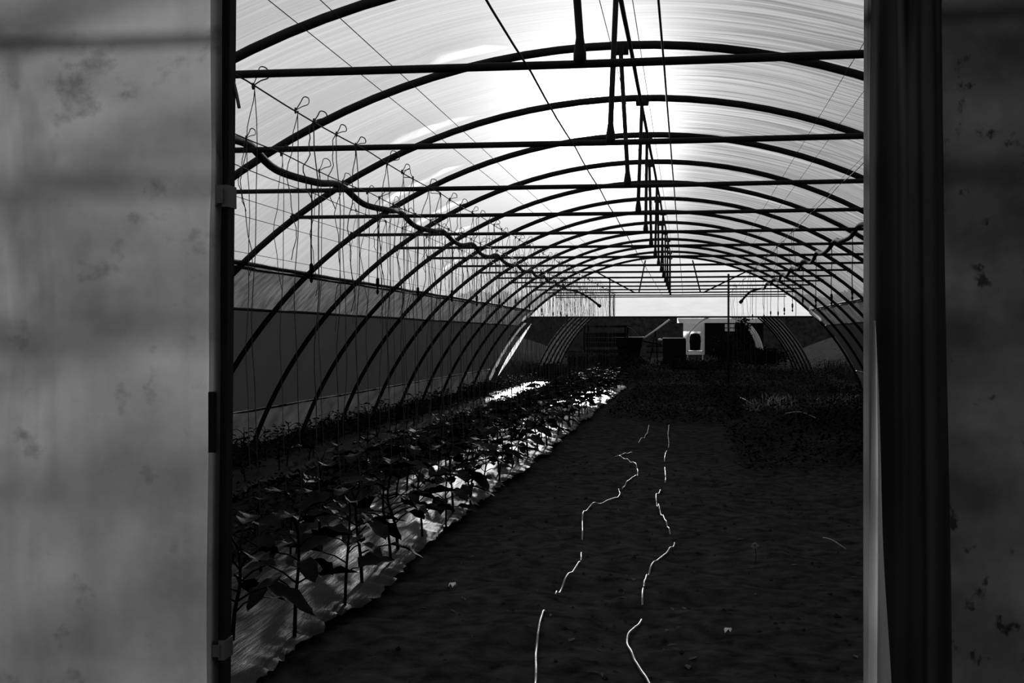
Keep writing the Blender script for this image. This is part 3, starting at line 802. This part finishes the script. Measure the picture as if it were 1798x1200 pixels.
# cage of dark bars over a trailer, left of the hopper
tr = empty('farm_trailer', (-3.4, 49.5, 0)); tag(tr, 'dark farm trailer with a flat top frame inside the second tunnel', 'trailer')
MB().box((-.75, -1.0, .55), (1.0, 1.0, .68)).build('deck', M['dark'], tr, False)
for sx in (-.7, .95):
    for sy in (-.95, .95): MB().box((sx - .03, sy - .03, .66), (sx + .03, sy + .03, 1.62)).build('upright', M['dark'], tr, False)
MB().box((-.78, -1.0, 1.60), (1.02, 1.0, 1.67)).build('top_frame', M['dark'], tr, False)
for z in (.8, 1.0, 1.2): MB().box((-.75, -1.02, z), (1.0, -.98, z + .17)).build('side_board', M['dark'], tr, False)
for sx in (-.7, .75):
    w = MB().lathe([(.05, -.09), (.30, -.09), (.33, -.05), (.33, .05), (.30, .09), (.05, .09)], n=20).build('wheel', M['black'], tr)
    w.rotation_euler = (0, PI / 2, 0); w.location = (sx, -.75 if sx < 0 else -.7, .33)
MB().tube(spline([(1.0, -.9, 1.62), (1.25, -.9, 1.5), (1.5, -.9, 1.22)], 5), .02, 6).build('bent_bar', M['clamp'], tr)
# slanting pole (auger) on its stand
au = empty('slanting_pole', (-1.32, 51.4, 0)); tag(au, 'pale pole slanting upwards beside the dark hopper', 'pole')
MB().tube([(-.56, 0, 1.08), (.10, 0, 1.55), (.62, 0, 1.95)], .04, 8).build('pole', M['rim'], au)
MB().tube([(.02, 0, 1.5), (.12, 0, 0)], .02, 6).build('prop', M['dark'], au)
MB().tube([(.02, 0, 1.5), (-.25, 0, 0)], .02, 6).build('prop', M['dark'], au)
MB().tube([(-.5, 0, 1.02), (.3, .05, .86)], .03, 6).build('lower_bar', M['dark'], au)
MB().lathe([(.03, 1.03), (.09, 1.05), (.09, 1.12), (.03, 1.14)], (.22, -.1, 0), 10).build('motor', M['rim'], au)
for z in (.52, .78): MB().box((-.35, -.1, z), (.38, 0, z + .05)).build('rail', M['dark'], au, False)
# barrel on a stand before the white door
ba = empty('barrel_stand', (.38, 52, 0)); tag(ba, 'dark barrel on a light stand in front of the white door', 'barrel')
MB().lathe([(.05, .62), (.22, .64), (.235, .9), (.24, 1.0), (.235, 1.2), (.18, 1.33), (.05, 1.36)], n=18).build('barrel', M['black'], ba)
MB().lathe([(.245, .99), (.25, 1.0), (.25, 1.02), (.245, 1.03)], n=18).build('hoop', M['dark'], ba)
for sx in (-.32, .32):
    for sy in (-.2, .2): MB().box((sx - .02, sy - .02, 0), (sx + .02, sy + .02, 1.15 if sx < 0 else .95)).build('leg', M['rim'], ba, False)
MB().box((-.34, -.22, .56), (.34, .22, .61)).build('shelf', M['rim'], ba, False)
# stack of crates low at left in the second tunnel
for i, (x, z) in enumerate(((-4.35, .45), (-3.95, .45))):
    c = empty('vegetable_crate', (x, 46.0, 0)); tag(c, 'small pale crate face low in the second tunnel, %s of the pair' % ('left' if i == 0 else 'right'), 'crate', 'crates in the second tunnel')
    MB().box((-.17, -.12, 0), (.17, .2, .42)).build('base_crate', M['dark'], c, False)
    for q in range(3): MB().box((-.17, -.135, .45 + q * .065), (.17, -.11, .45 + q * .065 + .05)).build('slat', M['clamp'], c, False)
    MB().box((-.17, -.11, .42), (.17, .2, .66)).build('box', M['dark'], c, False)

# bushes, hedges and meadow
def bush(name, loc, rx, ry, rz, n, label, mat, leaf=.09, cat='bush', group=None, seed=1, stem=True):
    rr = random.Random(seed); root = empty(name, loc); tag(root, label, cat, group)
    g = MB(); nu, nv = 14, 8
    def fn(u, v):
        a = 2 * PI * u; b = PI * v; k = .62 * (.6 + .8 * vnoise(u * 7 if u < 1 else 0, v * 6, seed))
        return (rx * k * math.sin(b) * math.cos(a), ry * k * math.sin(b) * math.sin(a), rz * .52 - rz * .5 * k * math.cos(b))
    g.grid(fn, nu, nv)
    for _ in range(n * 4):
        d = Vector((rr.gauss(0, 1), rr.gauss(0, 1), rr.gauss(0, 1))).normalized(); q = rr.uniform(.45, 1.0) * (.7 + .6 * vnoise(d.x * 2.2 + 9, d.z * 2.6 + d.y * 2, seed))
        p = Vector((d.x * rx * q, d.y * ry * q, rz * .52 + d.z * rz * .5 * q))
        a = rr.uniform(0, 2 * PI); e = Vector((math.cos(a), math.sin(a), rr.uniform(-.4, 1))).normalized() * leaf * rr.uniform(.6, 1.3)
        w = e.cross(Vector((rr.gauss(0, 1), rr.gauss(0, 1), rr.gauss(0, 1)))).normalized() * leaf * .35
        g.add([p, p + e * .5 + w, p + e, p + e * .5 - w], [(0, 1, 2, 3)])
    g.build('foliage', mat, root)
    if stem: MB().tube([(0, 0, -.05), (.02, 0, rz * .5)], [.03, .015], 6).build('stem', M['stem'], root)
    return root
bush('low_bush', (-3.78, 33.5, -.05), .75, .5, .55, 420, 'dark low bush just outside the far end on the left', M['weed'], .07, seed=3)
bush('low_bush', (1.65, 49, 0), .75, .5, 1.30, 500, 'dark rounded bush right of the white door', M['weed'], .09, seed=4)
bush('tall_shrub', (2.28, 49.6, 0), .36, .3, 2.0, 360, 'tall dark leafy shrub standing against the small white tunnel', M['weed'], .13, seed=5)
bush('low_bush', (2.7, 45.5, 0), 1.2, .6, .85, 500, 'wide dark bush at the foot of the second tunnel, right side', M['weed'], .09, seed=6)
bush('low_bush', (-2.6, 44, 0), 1.5, .7, .62, 500, 'wide dark bush low before the hopper', M['weed'], .09, seed=8)
bush('low_bush', (.4, 42, 0), 1.7, .6, .42, 500, 'flat dark bush before the square bin', M['weed'], .09, seed=9)
# sloping grassy banks either side beyond the far end
def bank(name, x0, x1, y0, y1, h, label, s):
    g = MB()
    def fn(u, v):
        x = x0 + (x1 - x0) * u; y = y0 + (y1 - y0) * v
        return (x, y, -.05 + h * (u if s > 0 else 1 - u) ** .6 + (vnoise(x * 1.2, y * 1.2, 3) - .5) * .2 * math.sin(PI * v))
    g.grid(fn, 20, 20)
    return tag(g.build(name, M['grass']), label, 'bank', kind='structure')
bank('bank_right', 5.0, 13, 30, 62, 2.6, 'rough grassy bank outside on the right', 1)
bank('bank_left', -14, -6.0, 30, 62, 2.4, 'dark grassy bank outside on the left', -1)
rr = random.Random(11)
blades('bank_grass', [(rr.uniform(5.0, 8.5), rr.uniform(31, 44), .8, 130, .2, .6) for _ in range(26)], M['grass'], 'long rough grass on the right bank outside', 41, .014)
blades('bank_grass', [(rr.uniform(-9, -5.6), rr.uniform(31, 46), .8, 110, .15, .5) for _ in range(24)], M['grass'], 'rough grass outside on the left bank', 42, .014)
def hedge(name, p0, p1, hgt, thick, label, seed, mat='hedge', nl=5000):
    rr = random.Random(seed); a = Vector(p0); b = Vector(p1); L = (b - a).length; d = (b - a) / L; nrm_ = Vector((-d.y, d.x, 0))
    root = empty(name, a); tag(root, label, 'hedge')
    g = MB(); nu = int(L / 1.0)
    def fn(u, v):
        t = v * PI; hh = hgt * (.8 + .35 * vnoise(u * L * .25, 1, seed) + .12 * vnoise(u * L, 2, seed))
        return d * (u * L) + nrm_ * (thick * .5 * math.cos(t) * (1 + .3 * (vnoise(u * L * .8, v * 6, seed) - .5))) + Vector((0, 0, hh * math.sin(t) ** .55 - .05))
    g.grid(fn, nu, 12)
    for _ in range(nl):
        p = fn(rr.random(), rr.random()); a_ = rr.uniform(0, 2 * PI)
        e = Vector((math.cos(a_), math.sin(a_), rr.uniform(-.3, 1))).normalized() * rr.uniform(.15, .4)
        w = e.cross(Vector((rr.gauss(0, 1), rr.gauss(0, 1), rr.gauss(0, 1)))).normalized() * .09
        g.add([p, p + e * .5 + w, p + e, p + e * .5 - w], [(0, 1, 2, 3)])
    g.build('foliage', M[mat], root)
    MB().tube([(d * (L * k / 8)) + Vector((0, 0, .3)) for k in range(9)], .06, 6).build('stems', M['stem'], root)
hedge('hedge', (-15, -2, 0), (-15, 75, 0), 2.6, 2.2, 'long dark hedge outside along the left net', 51)
hedge('hedge', (14.5, -2, 0), (14.5, 75, 0), 2.6, 2.2, 'long dark hedge outside along the right net', 52)
hedge('hedge', (-40, 92, 0), (45, 92, 0), 4.2, 3, 'dark hedge closing the view behind the farm shed', 53, nl=6000)
